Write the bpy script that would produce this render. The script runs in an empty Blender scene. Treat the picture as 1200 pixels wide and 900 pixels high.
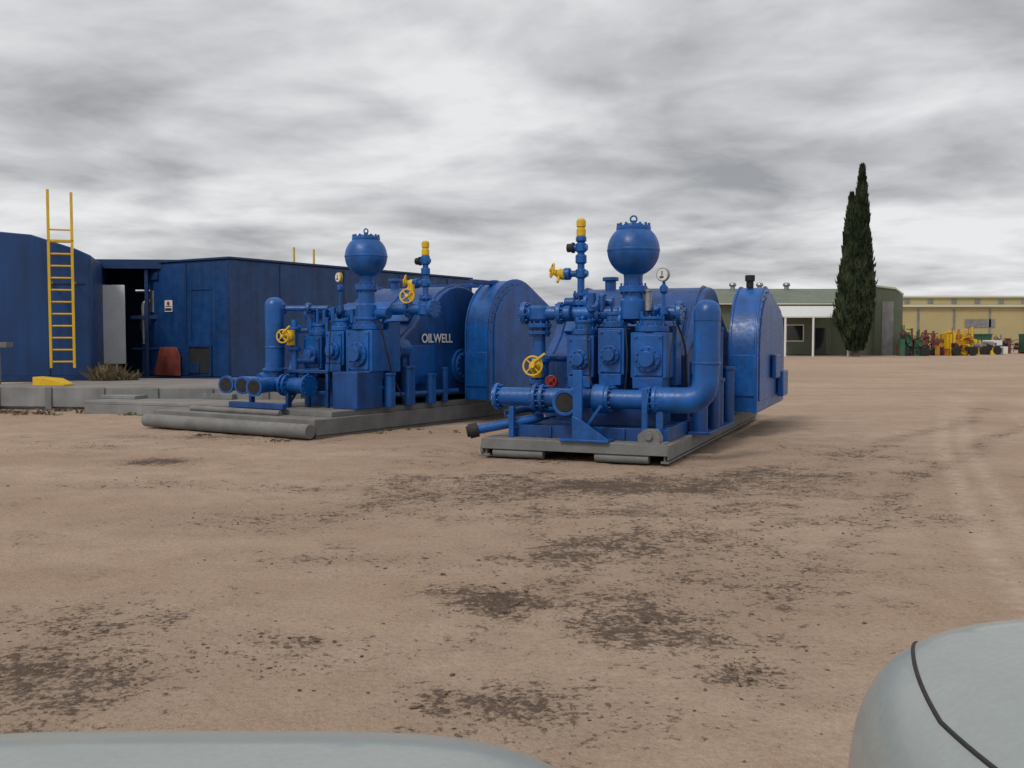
import bpy, bmesh, math, random
import numpy as np
from mathutils import Vector, Matrix, noise
random.seed(7)
S=bpy.context.scene
COL=S.collection
R=math.radians
# ------------------------------------------------------------------ materials
def nodes(name):
    m=bpy.data.materials.new(name); m.use_nodes=True
    nt=m.node_tree; return m,nt,nt.nodes,nt.links,nt.nodes['Principled BSDF']
def paint(name,col,rough=.4,metal=0,dust=.25,var=.25,bump=.02,scale=3,dustcol=(.30,.22,.16),ribs=None,coat=0,streak=0):
    m,nt,N,L,P=nodes(name)
    tc=N.new('ShaderNodeTexCoord'); n=N.new('ShaderNodeTexNoise'); n.inputs['Scale'].default_value=scale; n.inputs['Detail'].default_value=4
    L.new(tc.outputs['Object'],n.inputs['Vector'])
    r=N.new('ShaderNodeValToRGB'); r.color_ramp.elements[0].position=.3; r.color_ramp.elements[1].position=.7
    a=[c*(1-var) for c in col]; b=[min(1,c*(1+var)) for c in col]
    r.color_ramp.elements[0].color=(*a,1); r.color_ramp.elements[1].color=(*b,1)
    L.new(n.outputs['Fac'],r.inputs['Fac'])
    n2=N.new('ShaderNodeTexNoise'); n2.inputs['Scale'].default_value=scale*5; n2.inputs['Detail'].default_value=3; L.new(tc.outputs['Object'],n2.inputs['Vector'])
    g=N.new('ShaderNodeNewGeometry'); sp=N.new('ShaderNodeSeparateXYZ'); L.new(g.outputs['Normal'],sp.inputs[0])
    mr=N.new('ShaderNodeMapRange'); mr.inputs[1].default_value=-.1; mr.inputs[2].default_value=1; mr.inputs[3].default_value=.12; mr.inputs[4].default_value=1
    L.new(sp.outputs['Z'],mr.inputs[0])
    mr2=N.new('ShaderNodeMapRange'); mr2.inputs[1].default_value=.35; mr2.inputs[2].default_value=.75; mr2.inputs[4].default_value=dust*1.6
    L.new(n2.outputs['Fac'],mr2.inputs[0])
    mu=N.new('ShaderNodeMath'); mu.operation='MULTIPLY'; L.new(mr.outputs[0],mu.inputs[0]); L.new(mr2.outputs[0],mu.inputs[1])
    mx=N.new('ShaderNodeMixRGB'); mx.inputs[2].default_value=(*dustcol,1); L.new(mu.outputs[0],mx.inputs[0]); L.new(r.outputs[0],mx.inputs[1])
    out=mx.outputs[0]
    if streak:
        mp=N.new('ShaderNodeMapping'); mp.inputs['Scale'].default_value=(5,5,.35); L.new(tc.outputs['Object'],mp.inputs[0])
        n3=N.new('ShaderNodeTexNoise'); n3.inputs['Scale'].default_value=1; n3.inputs['Detail'].default_value=4; L.new(mp.outputs[0],n3.inputs['Vector'])
        m3=N.new('ShaderNodeMapRange'); m3.inputs[1].default_value=.45; m3.inputs[2].default_value=.72; m3.inputs[4].default_value=streak; L.new(n3.outputs['Fac'],m3.inputs[0])
        x3=N.new('ShaderNodeMixRGB'); L.new(m3.outputs[0],x3.inputs[0]); L.new(out,x3.inputs[1]); x3.inputs[2].default_value=(*[c*.35 for c in col],1) if col[2]>col[0]*3 else (.10,.07,.05,1); out=x3.outputs[0]
    L.new(out,P.inputs['Base Color'])
    P.inputs['Metallic'].default_value=metal
    mr3=N.new('ShaderNodeMapRange'); mr3.inputs[1].default_value=.3; mr3.inputs[2].default_value=.7; mr3.inputs[3].default_value=rough*.8; mr3.inputs[4].default_value=min(1,rough*1.35)
    L.new(n2.outputs['Fac'],mr3.inputs[0]); L.new(mr3.outputs[0],P.inputs['Roughness'])
    bp=N.new('ShaderNodeBump'); bp.inputs['Strength'].default_value=.35; bp.inputs['Distance'].default_value=bump
    if ribs:
        w=N.new('ShaderNodeTexWave'); w.wave_type='BANDS'; w.bands_direction=ribs[0]; w.inputs['Scale'].default_value=ribs[1]; L.new(tc.outputs['Object'],w.inputs['Vector'])
        L.new(w.outputs['Fac'],bp.inputs['Height']); bp.inputs['Distance'].default_value=ribs[2]; bp.inputs['Strength'].default_value=1
    else: L.new(n2.outputs['Fac'],bp.inputs['Height'])
    L.new(bp.outputs[0],P.inputs['Normal'])
    if coat: P.inputs['Coat Weight'].default_value=coat; P.inputs['Coat Roughness'].default_value=.12
    return m
BLUE=paint('blue_enamel',(.002,.092,.35),.36,dust=.05,var=.28,streak=.5,bump=.014)
BLUE_D=paint('blue_enamel_dark',(.002,.055,.225),.42,dust=.05,var=.3,streak=.55,bump=.014)
HBLUE=paint('house_blue',(.002,.048,.18),.48,dust=.05,var=.25,scale=.8,streak=.5)
HBLUE2=paint('house_trim_blue',(.002,.030,.115),.5,dust=.05,var=.2)
GREY=paint('skid_grey',(.15,.165,.17),.6,dust=.6,var=.2,streak=.2)
GREYL=paint('concrete_grey',(.21,.22,.225),.85,dust=.6,var=.25,scale=1.5,streak=.2)
YEL=paint('yellow_paint',(.70,.44,.010),.45,dust=.1,var=.12)
ORG=paint('orange_paint',(.42,.17,.02),.6,dust=.3,var=.3)
BLK=paint('black_rubber',(.012,.012,.014),.7,dust=.1)
STEEL=paint('bare_steel',(.3,.31,.32),.4,metal=.7,dust=.1)
RED=paint('red_paint',(.34,.03,.02),.5,dust=.1)
REDB=paint('rusty_brown',(.15,.05,.03),.8,dust=.3,var=.4)
WHT=paint('white_paint',(.72,.73,.72),.5,dust=.1,var=.06)
SHED=paint('green_corrugated',(.135,.165,.11),.6,dust=.15,var=.12,scale=.6,ribs=('X',4.0,.03))
SHEDR=paint('green_roof',(.19,.23,.17),.6,dust=.1,var=.12,scale=.5,ribs=('X',4.0,.03))
CREAM=paint('cream_sheeting',(.50,.42,.21),.7,dust=.05,var=.08,scale=.2,ribs=('X',2.0,.04))
CREAMR=paint('cream_roof',(.50,.48,.39),.6,dust=.05,var=.1,scale=.2)
GRN=paint('green_machine',(.02,.11,.055),.5,dust=.2)
DARK=paint('interior_shade',(.015,.017,.02),.9,dust=.1)  # near-black colour painted in for the shade inside the vent
GLASS=paint('dark_glass',(.02,.025,.03),.08,dust=.05,var=.05,bump=.0005)
CARP=paint('silver_car_paint',(.36,.40,.385),.42,metal=.25,dust=.07,var=.03,bump=.0002,scale=14,coat=.35)
LENS=paint('lens',(.6,.62,.64),.1,dust=.02,coat=.5,bump=.001)
RUST=paint('rust_patch',(.26,.05,.035),.7,dust=.4,var=.5)
# ------------------------------------------------------------------ geometry helpers
def empty(name,loc=(0,0,0),rz=0):
    e=bpy.data.objects.new(name,None); e.location=loc; e.rotation_euler=(0,0,R(rz)); COL.objects.link(e); e.empty_display_size=.3; return e
class Part:
    def __init__(s,name,mat,parent=None): s.n=name; s.m=mat; s.p=parent; s.bm=bmesh.new()
    def box(s,c,d,rot=None,taper=None):
        M=Matrix.Translation(c)@(rot.to_4x4() if rot else Matrix.Identity(4))@Matrix.Diagonal((d[0],d[1],d[2],1))
        r=bmesh.ops.create_cube(s.bm,size=1,matrix=M); return r['verts']
    def bx(s,x0,x1,y0,y1,z0,z1): return s.box(((x0+x1)/2,(y0+y1)/2,(z0+z1)/2),(x1-x0,y1-y0,z1-z0))
    def lathe(s,o,ax,prof,seg=24):
        o=Vector(o); ax=Vector(ax).normalized(); u=ax.orthogonal().normalized(); v=ax.cross(u); rings=[]
        for r,h in prof:
            rings.append([s.bm.verts.new(o+ax*h+(u*math.cos(2*math.pi*i/seg)+v*math.sin(2*math.pi*i/seg))*max(r,1e-4)) for i in range(seg)])
        for a,b in zip(rings,rings[1:]):
            for i in range(seg): s.bm.faces.new((a[i],a[(i+1)%seg],b[(i+1)%seg],b[i]))
        s.bm.faces.new(rings[0][::-1]); s.bm.faces.new(rings[-1])
    def cyl(s,a,b,r,r2=None,seg=20):
        a=Vector(a);b=Vector(b); s.lathe(a,b-a,[(r,0),(r if r2 is None else r2,(b-a).length)],seg)
    def flange(s,c,ax,r,t=.04,n=10,br=.014,bl=.03):
        c=Vector(c); ax=Vector(ax).normalized(); s.cyl(c-ax*t/2,c+ax*t/2,r,seg=28)
        u=ax.orthogonal().normalized(); v=ax.cross(u)
        for i in range(n):
            q=c+(u*math.cos(2*math.pi*i/n)+v*math.sin(2*math.pi*i/n))*r*.84
            s.cyl(q-ax*(t/2+bl),q+ax*(t/2+bl),br,seg=6)
    def tube(s,pts,r,seg=16,fil=0,closed=False):
        pts=[Vector(p) for p in pts]
        if fil and not closed:
            o=[pts[0]]
            for i in range(1,len(pts)-1):
                p=pts[i]; a=(pts[i-1]-p); b=(pts[i+1]-p); k=min(fil,a.length*.49,b.length*.49)
                A=p+a.normalized()*k; B=p+b.normalized()*k
                for j in range(9):
                    t=j/8; o.append(A*(1-t)**2+p*2*t*(1-t)+B*t*t)
            o.append(pts[-1]); pts=o
        n=len(pts); rings=[]; u=None
        for i,p in enumerate(pts):
            if closed: t=(pts[(i+1)%n]-pts[i-1]).normalized()
            else: t=(pts[min(i+1,n-1)]-pts[max(i-1,0)]).normalized()
            if u is None: u=t.orthogonal().normalized()
            u=(u-t*u.dot(t)).normalized(); v=t.cross(u)
            rings.append([s.bm.verts.new(p+(u*math.cos(2*math.pi*k/seg)+v*math.sin(2*math.pi*k/seg))*r) for k in range(seg)])
        for i in range(n if closed else n-1):
            a=rings[i]; b=rings[(i+1)%n]
            for k in range(seg): s.bm.faces.new((a[k],a[(k+1)%seg],b[(k+1)%seg],b[k]))
        if not closed: s.bm.faces.new(rings[0][::-1]); s.bm.faces.new(rings[-1])
    def wheel(s,c,ax,r,tr=.014,spokes=5):
        c=Vector(c); ax=Vector(ax).normalized(); u=ax.orthogonal().normalized(); v=ax.cross(u)
        pts=[c+(u*math.cos(2*math.pi*i/20)+v*math.sin(2*math.pi*i/20))*r for i in range(20)]
        s.tube(pts,tr,8,closed=True)
        for i in range(spokes):
            a=2*math.pi*i/spokes; s.cyl(c,c+(u*math.cos(a)+v*math.sin(a))*r,tr*.8,seg=6)
        s.cyl(c-ax*.03,c+ax*.04,r*.25,seg=12)
    def extr(s,prof,axis,a,b):
        def P(p,t): return {'x':(t,p[0],p[1]),'y':(p[0],t,p[1]),'z':(p[0],p[1],t)}[axis]
        A=[s.bm.verts.new(P(p,a)) for p in prof]; B=[s.bm.verts.new(P(p,b)) for p in prof]; n=len(prof)
        for i in range(n): s.bm.faces.new((A[i],A[(i+1)%n],B[(i+1)%n],B[i]))
        s.bm.faces.new(A[::-1]); s.bm.faces.new(B)
    def done(s,bev=0.006,ang=35,smooth=True):
        bmesh.ops.recalc_face_normals(s.bm,faces=s.bm.faces)
        me=bpy.data.meshes.new(s.n); s.bm.to_mesh(me); s.bm.free(); me.materials.append(s.m)
        if smooth: me.shade_smooth(); me.set_sharp_from_angle(angle=R(ang))
        ob=bpy.data.objects.new(s.n,me); COL.objects.link(ob)
        if s.p: ob.parent=s.p
        if bev:
            b=ob.modifiers.new('b','BEVEL'); b.width=bev; b.segments=2; b.limit_method='ANGLE'; b.angle_limit=R(50); b.harden_normals=False
        return ob
V=Vector
# ------------------------------------------------------------------ camera
cam=bpy.data.cameras.new('camera'); co=bpy.data.objects.new('camera',cam); COL.objects.link(co)
co.location=(0,0,1.6); co.rotation_euler=(R(90-2.74),0,0); cam.sensor_width=36; cam.lens=34.5; cam.clip_end=3000; cam.clip_start=.05
S.camera=co
# ------------------------------------------------------------------ ground
PATCH=[(-.08,5.88,.30,.28,.9),(.78,5.58,.6,.6,.75),(.95,7.4,1.0,.8,.7),(-.69,9.95,1.1,1.0,.7),(1.46,6.46,.6,.8,.6),(-2.13,4.54,.6,.6,.8),
 (0,4.13,.5,.35,.7),(-4.5,12.6,.45,.35,1),(.91,10.5,2.3,.9,.9),(2.9,11.0,1.3,1.1,.7),(-2.2,8.56,1.0,.4,.5),(-2.4,5.33,.8,.4,.5),(1.1,4.54,.35,.3,.6),
 (-6.2,14.2,.6,.3,.5),(3.4,8.6,.9,.5,.45),(-3.9,10.6,.9,.3,.4),(4.5,13.5,.8,1.5,.4),(-1.0,6.9,.8,.3,.4),(1.2,8.9,1.5,.5,.65),(-4.6,15.5,1.5,.7,.5),(.6,13.4,1.8,.9,.6),(-1.3,4.9,.6,.4,.4),(2.2,9.8,.7,2.2,.5)]
def axis(lo,hi,st,far,g=1.16):
    a=list(np.arange(lo,hi,st)); d=st;x=a[-1]
    while x<far: d*=g; x+=d; a.append(x)
    d=st;x=a[0]
    pre=[]
    while x>-far: d*=g; x-=d; pre.append(x)
    return pre[::-1]+a
xs=axis(-9,9,.08,1500); ys=axis(1.0,17,.08,1500)
nx,ny=len(xs),len(ys)
vs=[];pa=np.zeros(nx*ny,dtype=np.float32);tr=np.zeros(nx*ny,dtype=np.float32)
def trackx(y,pts):
    for (x0,y0),(x1,y1) in zip(pts,pts[1:]):
        if y0<=y<=y1: t=(y-y0)/(y1-y0); return x0+(x1-x0)*t
    return None
T1=[(3.3,5.5),(4.27,8.2),(5.43,11.15),(6.6,14.2),(8.07,17.5),(11,24),(15,32)]
T2=[(-.2,5.0),(1.3,8.0),(3.1,11.0),(5.2,14.2),(8.5,18.5),(12,24)]
k=0
for y in ys:
    tx=trackx(y,T1); tx2=trackx(y,T2)
    for x in xs:
        near=abs(x)<11 and -1<y<22
        z=0
        if near:
            p=0
            for (cx,cy,rx,ry,w) in PATCH:
                dx=(x-cx)/rx; dy=(y-cy)/ry; q=dx*dx+dy*dy
                if q<6: p=max(p,w*math.exp(-q*.6))
            if tx2 is not None:
                for off in (0,1.5):
                    d=abs(x-tx2-off+.15*math.sin(y*1.3))
                    if d<.35: p=max(p,.5*(1-(d/.35)**2)); z-=.008*(1-(d/.35)**2)
            pa[k]=p
            z+=noise.noise((x*.9,y*.9,0))*.020+noise.noise((x*4,y*4,3))*.009+noise.noise((x*9,y*9,7))*.005*(1+2*p)
        if tx is not None:
            for off in (0,1.5,-.35,1.15):
                d=abs(x-tx-off)
                if d<.16:
                    tr[k]=max(tr[k],1-(d/.16)**2); z-=.008*tr[k]
        vs.append((x,y,z)); k+=1
fs=[(j*nx+i,j*nx+i+1,(j+1)*nx+i+1,(j+1)*nx+i) for j in range(ny-1) for i in range(nx-1)]
me=bpy.data.meshes.new('ground'); me.from_pydata(vs,[],fs); me.shade_smooth()
a=me.attributes.new('patch','FLOAT','POINT'); a.data.foreach_set('value',pa)
a=me.attributes.new('track','FLOAT','POINT'); a.data.foreach_set('value',tr)
ground=bpy.data.objects.new('ground',me); COL.objects.link(ground)
m,nt,N,L,P=nodes('sandy_dirt')
tc=N.new('ShaderNodeTexCoord')
def nz(scale,det=8,rough=.6,vec=None):
    n=N.new('ShaderNodeTexNoise'); n.inputs['Scale'].default_value=scale; n.inputs['Detail'].default_value=det; n.inputs['Roughness'].default_value=rough
    L.new(vec or tc.outputs['Object'],n.inputs['Vector']); return n.outputs['Fac']
def mrange(x,a,b,c=0,d=1):
    n=N.new('ShaderNodeMapRange'); n.inputs[1].default_value=a;n.inputs[2].default_value=b;n.inputs[3].default_value=c;n.inputs[4].default_value=d; L.new(x,n.inputs[0]); return n.outputs[0]
def mth(op,a,b):
    n=N.new('ShaderNodeMath'); n.operation=op
    for i,q in enumerate((a,b)):
        if isinstance(q,(int,float)): n.inputs[i].default_value=q
        else: L.new(q,n.inputs[i])
    return n.outputs[0]
def mix(f,a,b):
    n=N.new('ShaderNodeMixRGB')
    for i,q in enumerate((f,a,b)):
        if isinstance(q,tuple): n.inputs[i].default_value=(*q,1)
        elif isinstance(q,(int,float)): n.inputs[i].default_value=q
        else: L.new(q,n.inputs[i])
    return n.outputs[0]
mp=N.new('ShaderNodeMapping'); mp.inputs['Scale'].default_value=(.35,1.0,1); L.new(tc.outputs['Object'],mp.inputs[0])
big=nz(.35,4,.55,mp.outputs[0]); mid=nz(2.2,5,.65); fine=nz(28,5,.72); grit=nz(95,2,.7)
c=mix(mrange(big,.34,.66),(.40,.285,.205),(.54,.405,.305))
c=mix(mrange(mid,.38,.68,0,.55),c,(.34,.235,.165))
c=mix(mrange(fine,.42,.70,0,.42),c,(.22,.15,.107))
c=mix(mrange(grit,.55,.70,0,.5),c,(.62,.50,.40))
at=N.new('ShaderNodeAttribute'); at.attribute_name='patch'
at2=N.new('ShaderNodeAttribute'); at2.attribute_name='track'
pm=nz(1.1,4,.6)
mask=mth('ADD',mth('MULTIPLY',at.outputs['Fac'],.20),mrange(pm,.42,.75,0,.13))
cl=nz(7,5,.75); cl2=nz(26,4,.7)
spk=mth('ADD',mth('MULTIPLY',cl,.5),mth('MULTIPLY',cl2,.5))
s1=mrange(mth('ADD',spk,mask),.645,.73,0,.85)
c=mix(mth('MULTIPLY',at.outputs['Fac'],.42),c,(.19,.135,.10))
c=mix(s1,c,(.085,.060,.046))
c=mix(mth('MULTIPLY',mth('MULTIPLY',at2.outputs['Fac'],.6),mrange(cl,.4,.6)),c,(.60,.46,.35))
L.new(c,P.inputs['Base Color']); P.inputs['Roughness'].default_value=.95; P.inputs['Specular IOR Level'].default_value=.15
h=mth('ADD',mth('ADD',mth('MULTIPLY',mid,.9),mth('MULTIPLY',fine,.34)),mth('MULTIPLY',s1,.15))
bp=N.new('ShaderNodeBump'); bp.inputs['Strength'].default_value=1; bp.inputs['Distance'].default_value=.06; L.new(h,bp.inputs['Height']); L.new(bp.outputs[0],P.inputs['Normal'])
me.materials.append(m)
MCH=paint('clod',(.12,.085,.062),.95,dust=.2,var=.5,scale=5)
MPB=paint('pebble',(.35,.26,.19),.95,dust=.2,var=.3,scale=5)
_b=bmesh.new(); bmesh.ops.create_icosphere(_b,subdivisions=1,radius=.5); ICV=[v.co.copy() for v in _b.verts]; ICF=[[v.index for v in f.verts] for f in _b.faces]; _b.free()
def scatter(name,mat,n,fn,smin,smax,flat=.4):
    vv=[];ff=[]
    for i in range(n):
        x,y=fn(); s=smin+(smax-smin)*random.random()**4
        M=Matrix.Translation((x,y,noise.noise((x*.9,y*.9,0))*.020+s*.08+.001))@Matrix.Rotation(random.random()*6.28,4,'Z')@Matrix.Diagonal((s*random.uniform(.6,2.4),s,s*flat*random.uniform(.6,1.4),1))
        b=len(vv)
        for q in ICV: vv.append(M@q+Vector([random.uniform(-.15,.15)*s for _ in range(3)]))
        ff+=[[b+k for k in f] for f in ICF]
    me=bpy.data.meshes.new(name); me.from_pydata(vv,[],ff); me.materials.append(mat); o=bpy.data.objects.new(name,me); COL.objects.link(o)
def inpatch():
    c=random.choice(PATCH); return random.gauss(c[0],c[2]*.7),max(2.6,random.gauss(c[1],c[3]*.7))
def anyw():
    y=2.6+16*random.random()**1.6; return random.uniform(-.6,.6)*y*1.1,y
scatter('dirt_clods',MCH,3400,inpatch,.005,.026)
scatter('pebbles',MPB,1200,anyw,.005,.017,.5)
# ------------------------------------------------------------------ pump parts
def guard(par,x0,x1,y0,zt,zb,ln,rad,mat=BLUE,dr=.22):
    p=Part('drive_guard',mat,par)
    def prof(o):
        r=rad-o; pr=[(y0+o,zb+o)]
        cy,cz=y0+rad,zt-rad
        for i in range(15):
            a=math.pi-(math.pi/2+dr)*i/14; pr.append((cy+r*math.cos(a),cz+r*math.sin(a)))
        r2=.75-o; cy2,cz2=y0+ln-.75,zb+.95
        for i in range(10):
            a=math.pi/2-dr-(math.pi/2-dr)*i/9; pr.append((cy2+r2*math.cos(a),cz2+r2*math.sin(a)))
        pr.append((y0+ln-o,zb+o)); return pr
    p.extr(prof(.0),'x',x0,x1)
    p.extr(prof(-.025),'x',x1-.05,x1-.02); p.extr(prof(-.025),'x',x0+.02,x0+.05)
    p.extr(prof(.16),'x',x1-.002,x1+.02)
    for i in range(9):
        a=math.pi-(math.pi/2)*i/8; q=(x1+.0,y0+rad+(rad-.08)*math.cos(a),zt-rad+(rad-.08)*math.sin(a)); p.cyl(q,(q[0]+.02,q[1],q[2]),.016,seg=6)
    p.bx(x0+.04,x1-.04,y0-.03,y0+.01,zb+.25,zb+.9)
    p.done(.015)
def power_end(par,x0,x1,ys_,z0,dz=0):
    p=Part('power_end_housing',BLUE_D,par); y=ys_
    pr=[(y,z0),(y,z0+1.05),(y+.35,z0+1.3),(y+.75,z0+1.75)]
    for i in range(9):
        a=R(150-110*i/8); pr.append((y+1.75+1.05*math.cos(a),z0+1.02+1.05*math.sin(a)))
    pr+=[(y+3.3,z0+1.35),(y+3.6,z0+1.0),(y+3.6,z0)]
    p.extr(pr,'x',x0,x1)
    for xx in (x0+.12,(x0+x1)/2,x1-.12):
        pr2=[(a,b+.035 if b>z0+.1 else b) for a,b in pr]; p.extr(pr2,'x',xx-.02,xx+.02)
    p.done(.02)
    p=Part('inspection_covers',BLUE,par)
    w=(x1-x0)
    for i in range(3):
        cx=x0+w*(.2+.3*i); p.box((cx,y+.52,z0+1.56),(w*.24,.5,.05),Matrix.Rotation(R(48),3,'X'))
        p.bx(cx-w*.12,cx+w*.12,y-.03,y+.02,z0+.45,z0+.95)
    p.cyl((x1-.01,y+1.75,z0+.55),(x1+.06,y+1.75,z0+.55),.32,seg=32)
    p.flange((x1+.07,y+1.75,z0+.55),(1,0,0),.25,.05,12,.018,.02)
    p.bx(x1-.01,x1+.03,y+.15,y+.9,z0+.25,z0+.95)
    p.cyl((x0+.5,y+1.7,z0+2.02),(x0+.5,y+1.7,z0+2.2),.09); p.cyl((x0+.5,y+1.7,z0+2.2),(x0+.5,y+1.7,z0+2.26),.13)
    p.done(.01)
def module(p,x,y,w,z0,z1,d=.46):
    p.bx(x-w/2,x+w/2,y-d/2,y+d/2,z0,z1)
    p.bx(x-w*.42,x+w*.42,y-d/2-.05,y+.1,z0-.14,z0+.01)
    p.bx(x-w*.40,x+w*.40,y-d/2-.03,y-d/2+.01,z0+.03,z1-.03)
    p.flange((x,y-d/2-.05,z0+(z1-z0)*.42),(0,1,0),w*.36,.06,10,.016,.02)
    p.cyl((x,y-d/2-.15,z0+(z1-z0)*.42),(x,y-d/2-.02,z0+(z1-z0)*.42),w*.22)
    for sx in (-1,1):
        for zz in (z0+.04,z1-.06): p.cyl((x+sx*w*.34,y-d/2-.05,zz),(x+sx*w*.34,y-d/2,zz),.02,seg=6)
    p.flange((x,y-.03,z1+.05),(0,0,1),w*.47,.08,10,.017,.03)
    p.cyl((x,y-.03,z1+.06),(x,y-.03,z1+.17),w*.33); p.flange((x,y-.03,z1+.19),(0,0,1),w*.36,.04,8,.014,.025)
    p.cyl((x,y,z0-.30),(x,y,z0-.1),w*.33); p.flange((x,y,z0-.28),(0,0,1),w*.46,.05,8,.014,.03)
def dampener(par,x,y,zc,r,zb):
    p=Part('pulsation_dampener',BLUE,par)
    pr=[(.17,zb-zc),(.17,zb-zc+.25),(.145,zb-zc+.27),(.145,-r-.22)]
    pr+=[(.19,-r-.21),(.19,-r-.13),(.125,-r-.12),(.125,-r-.02)]
    for i in range(0,15):
        a=R(-68+118*i/14); pr.append((r*math.cos(a),r*math.sin(a)*(1.0)))
    pr+=[(r*.66,r*.78),(r*.66,r*.90),(r*.4,r*.93),(r*.38,r*1.0),(.0,r*1.0)]
    p.lathe((x,y,zc),(0,0,1),pr,40)
    p.lathe((x,y,zc),(0,0,1),[(r*1.002,-.02),(r*1.012,-.012),(r*1.012,.012),(r*1.002,.02)],40)
    for i in range(14):
        a=i*2*math.pi/14; q=(x+r*.6*math.cos(a),y+r*.6*math.sin(a),zc+r*.85); p.cyl(q,(q[0],q[1],zc+r*1.02),.02,seg=6)
    for i in range(12):
        a=i*2*math.pi/12; q=(x+.165*math.cos(a),y+.165*math.sin(a),zc-r-.24); p.cyl(q,(q[0],q[1],zc-r-.09),.015,seg=6)
    p.cyl((x,y,zc+r*.98),(x,y,zc+r*1.13),.035,seg=10)
    p.tube([V((x+.045*math.cos(a*.628),y,zc+r*1.18+.045*math.sin(a*.628))) for a in range(10)],.012,8,closed=True)
    p.done(.006)
def gauge(par,x,y,z0,z,r=.09):
    p=Part('gauge_stem',BLUE,par); p.cyl((x,y,z0),(x,y,z-r),.022); p.cyl((x,y,z0),(x,y,z0+.09),.06); p.lathe((x,y,z-r-.16),(0,0,1),[(.03,0),(.055,.03),(.055,.09),(.03,.12)],14); p.done(.003)
    ax=V((-.25,-1,0)).normalized()
    p=Part('gauge_case',YEL if r<.088 else STEEL,par); p.cyl(V((x,y,z)),V((x,y,z))+ax*.05,r,seg=28); p.done(.004)
    p=Part('gauge_face',WHT,par); p.cyl(V((x,y,z))+ax*.05,V((x,y,z))+ax*.056,r*.86,seg=28); p.done(0)
    p=Part('gauge_needle',BLK,par); p.box(V((x,y,z+r*.2))+ax*.06,(.012,.004,r*.7)); p.box(V((x,y,z-r*.35))+ax*.06,(r*.7,.004,.02)); p.done(0)
def stack(par,x,y,z0,ztop,side,vz,kz):
    p=Part('relief_riser',BLUE,par)
    p.cyl((x,y,z0),(x,y,ztop-.25),.05)
    p.flange((x,y,z0+.05),(0,0,1),.13,.06,8); p.flange((x,y,z0+.17),(0,0,1),.11,.04,8)
    for zz in (vz,vz+.2,kz): p.lathe((x,y,zz-.07),(0,0,1),[(.05,0),(.078,.02),(.078,.12),(.05,.14)],14)
    p.cyl((x-.09*side,y,kz),(x+.12*side,y,kz),.045); p.cyl((x-.1*side,y,vz),(x+.3*side,y,vz),.045)
    p.lathe((x+.14*side,y,vz),(side,0,0),[(.05,0),(.085,.02),(.085,.1),(.05,.12)],14)
    p.lathe((x,y,ztop-.33),(0,0,1),[(.05,0),(.075,.02),(.075,.07),(.05,.09)],14)
    p.done(.004)
    p=Part('riser_cap',YEL,par); p.lathe((x,y,ztop-.25),(0,0,1),[(.055,0),(.065,.01),(.065,.1),(.052,.11),(.052,.13),(.065,.14),(.065,.22),(.04,.25)],16); p.done(.003)
    p=Part('bleed_knob',BLK,par); p.cyl((x+.12*side,y,kz),(x+.2*side,y,kz),.06); p.cyl((x+.1*side,y,kz),(x+.13*side,y,kz),.075); p.done(.004)
    p=Part('riser_valve',YEL,par)
    p.lathe((x+.22*side,y,vz-.02),(side*.9,-.3,.25),[(.03,0),(.075,.02),(.075,.1),(.05,.13),(.03,.2)],14)
    p.wheel((x+.40*side,y-.07,vz+.05),(side*.8,-.5,.2),.095,.013,4)
    p.cyl((x+.30*side,y-.03,vz+.02),(x+.30*side,y-.13,vz-.12),.02); 
    p.done(.003)
def valve(par,x,y,z,ax=(-.35,-1,.1),r=.12):
    p=Part('gate_valve',YEL,par); ax=V(ax).normalized(); c=V((x,y,z))
    p.lathe(c,ax,[(.05,0),(.09,.02),(.09,.12),(.06,.15),(.035,.18),(.03,.3)],16)
    p.wheel(c+ax*.28,ax,r,.014,4); p.cyl(c+V((0,0,-.14)),c+V((0,0,.12)),.07); p.box(c+ax*.3+V((.1,0,.11)),(.2,.03,.03),Matrix.Rotation(R(-35),3,'Y')); p.done(.003)
# ------------------------------------------------------------------ RIGHT pump
E=empty('mud_pump',(.76,12.48,0),-22)
p=Part('skid_deck',GREY,E)
p.bx(-1.25,1.25,0,7.6,.235,.27)
for xx in (-1.2,-.55,.55,1.2):
    p.bx(xx-.05,xx+.05,.03,7.55,.03,.06); p.bx(xx-.012,xx+.012,.03,7.55,.06,.21); p.bx(xx-.05,xx+.05,.03,7.55,.21,.235)
p.bx(-1.25,1.25,-.012,.03,.13,.268)
for yy in np.arange(.9,7.5,.9): p.bx(-1.14,1.14,yy-.03,yy+.03,.1,.2)
p.bx(1.24,1.262,.0,7.6,.08,.266); p.bx(-1.262,-1.24,.0,7.6,.08,.266)
p.done(.006)
p=Part('skid_tubes',GREY,E)
for xx in (-.75,.65): p.cyl((xx-.35,.06,.08),(xx+.35,.06,.08),.06)
p.cyl((-1.25,.2,.12),(-1.32,.2,.12),.1); p.cyl((-1.25,.55,.12),(-1.32,.55,.12),.1)
p.done(.004)
p=Part('lifting_lug',GREY,E)
p.extr([(.86,.27),(1.14,.27),(1.14,.36),(1.08,.45),(.94,.45),(.86,.38)],'y',.02,.06); p.extr([(.86,.27),(1.14,.27),(1.14,.36),(1.08,.45),(.94,.45),(.86,.38)],'y',.16,.20)
p.cyl((1.0,-.01,.37),(1.0,.24,.37),.05); p.bx(.84,1.2,0.0,.3,.268,.285); p.done(.004)
p=Part('base_frame',BLUE_D,E)
p.bx(-.85,1.18,.32,.38,.27,.43); p.bx(-.85,1.18,1.5,1.56,.27,.43); p.bx(-.9,-.84,.32,5.6,.27,.45); p.bx(1.12,1.18,.38,5.6,.27,.45); p.bx(-.84,1.12,.36,5.5,.40,.42)
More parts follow.
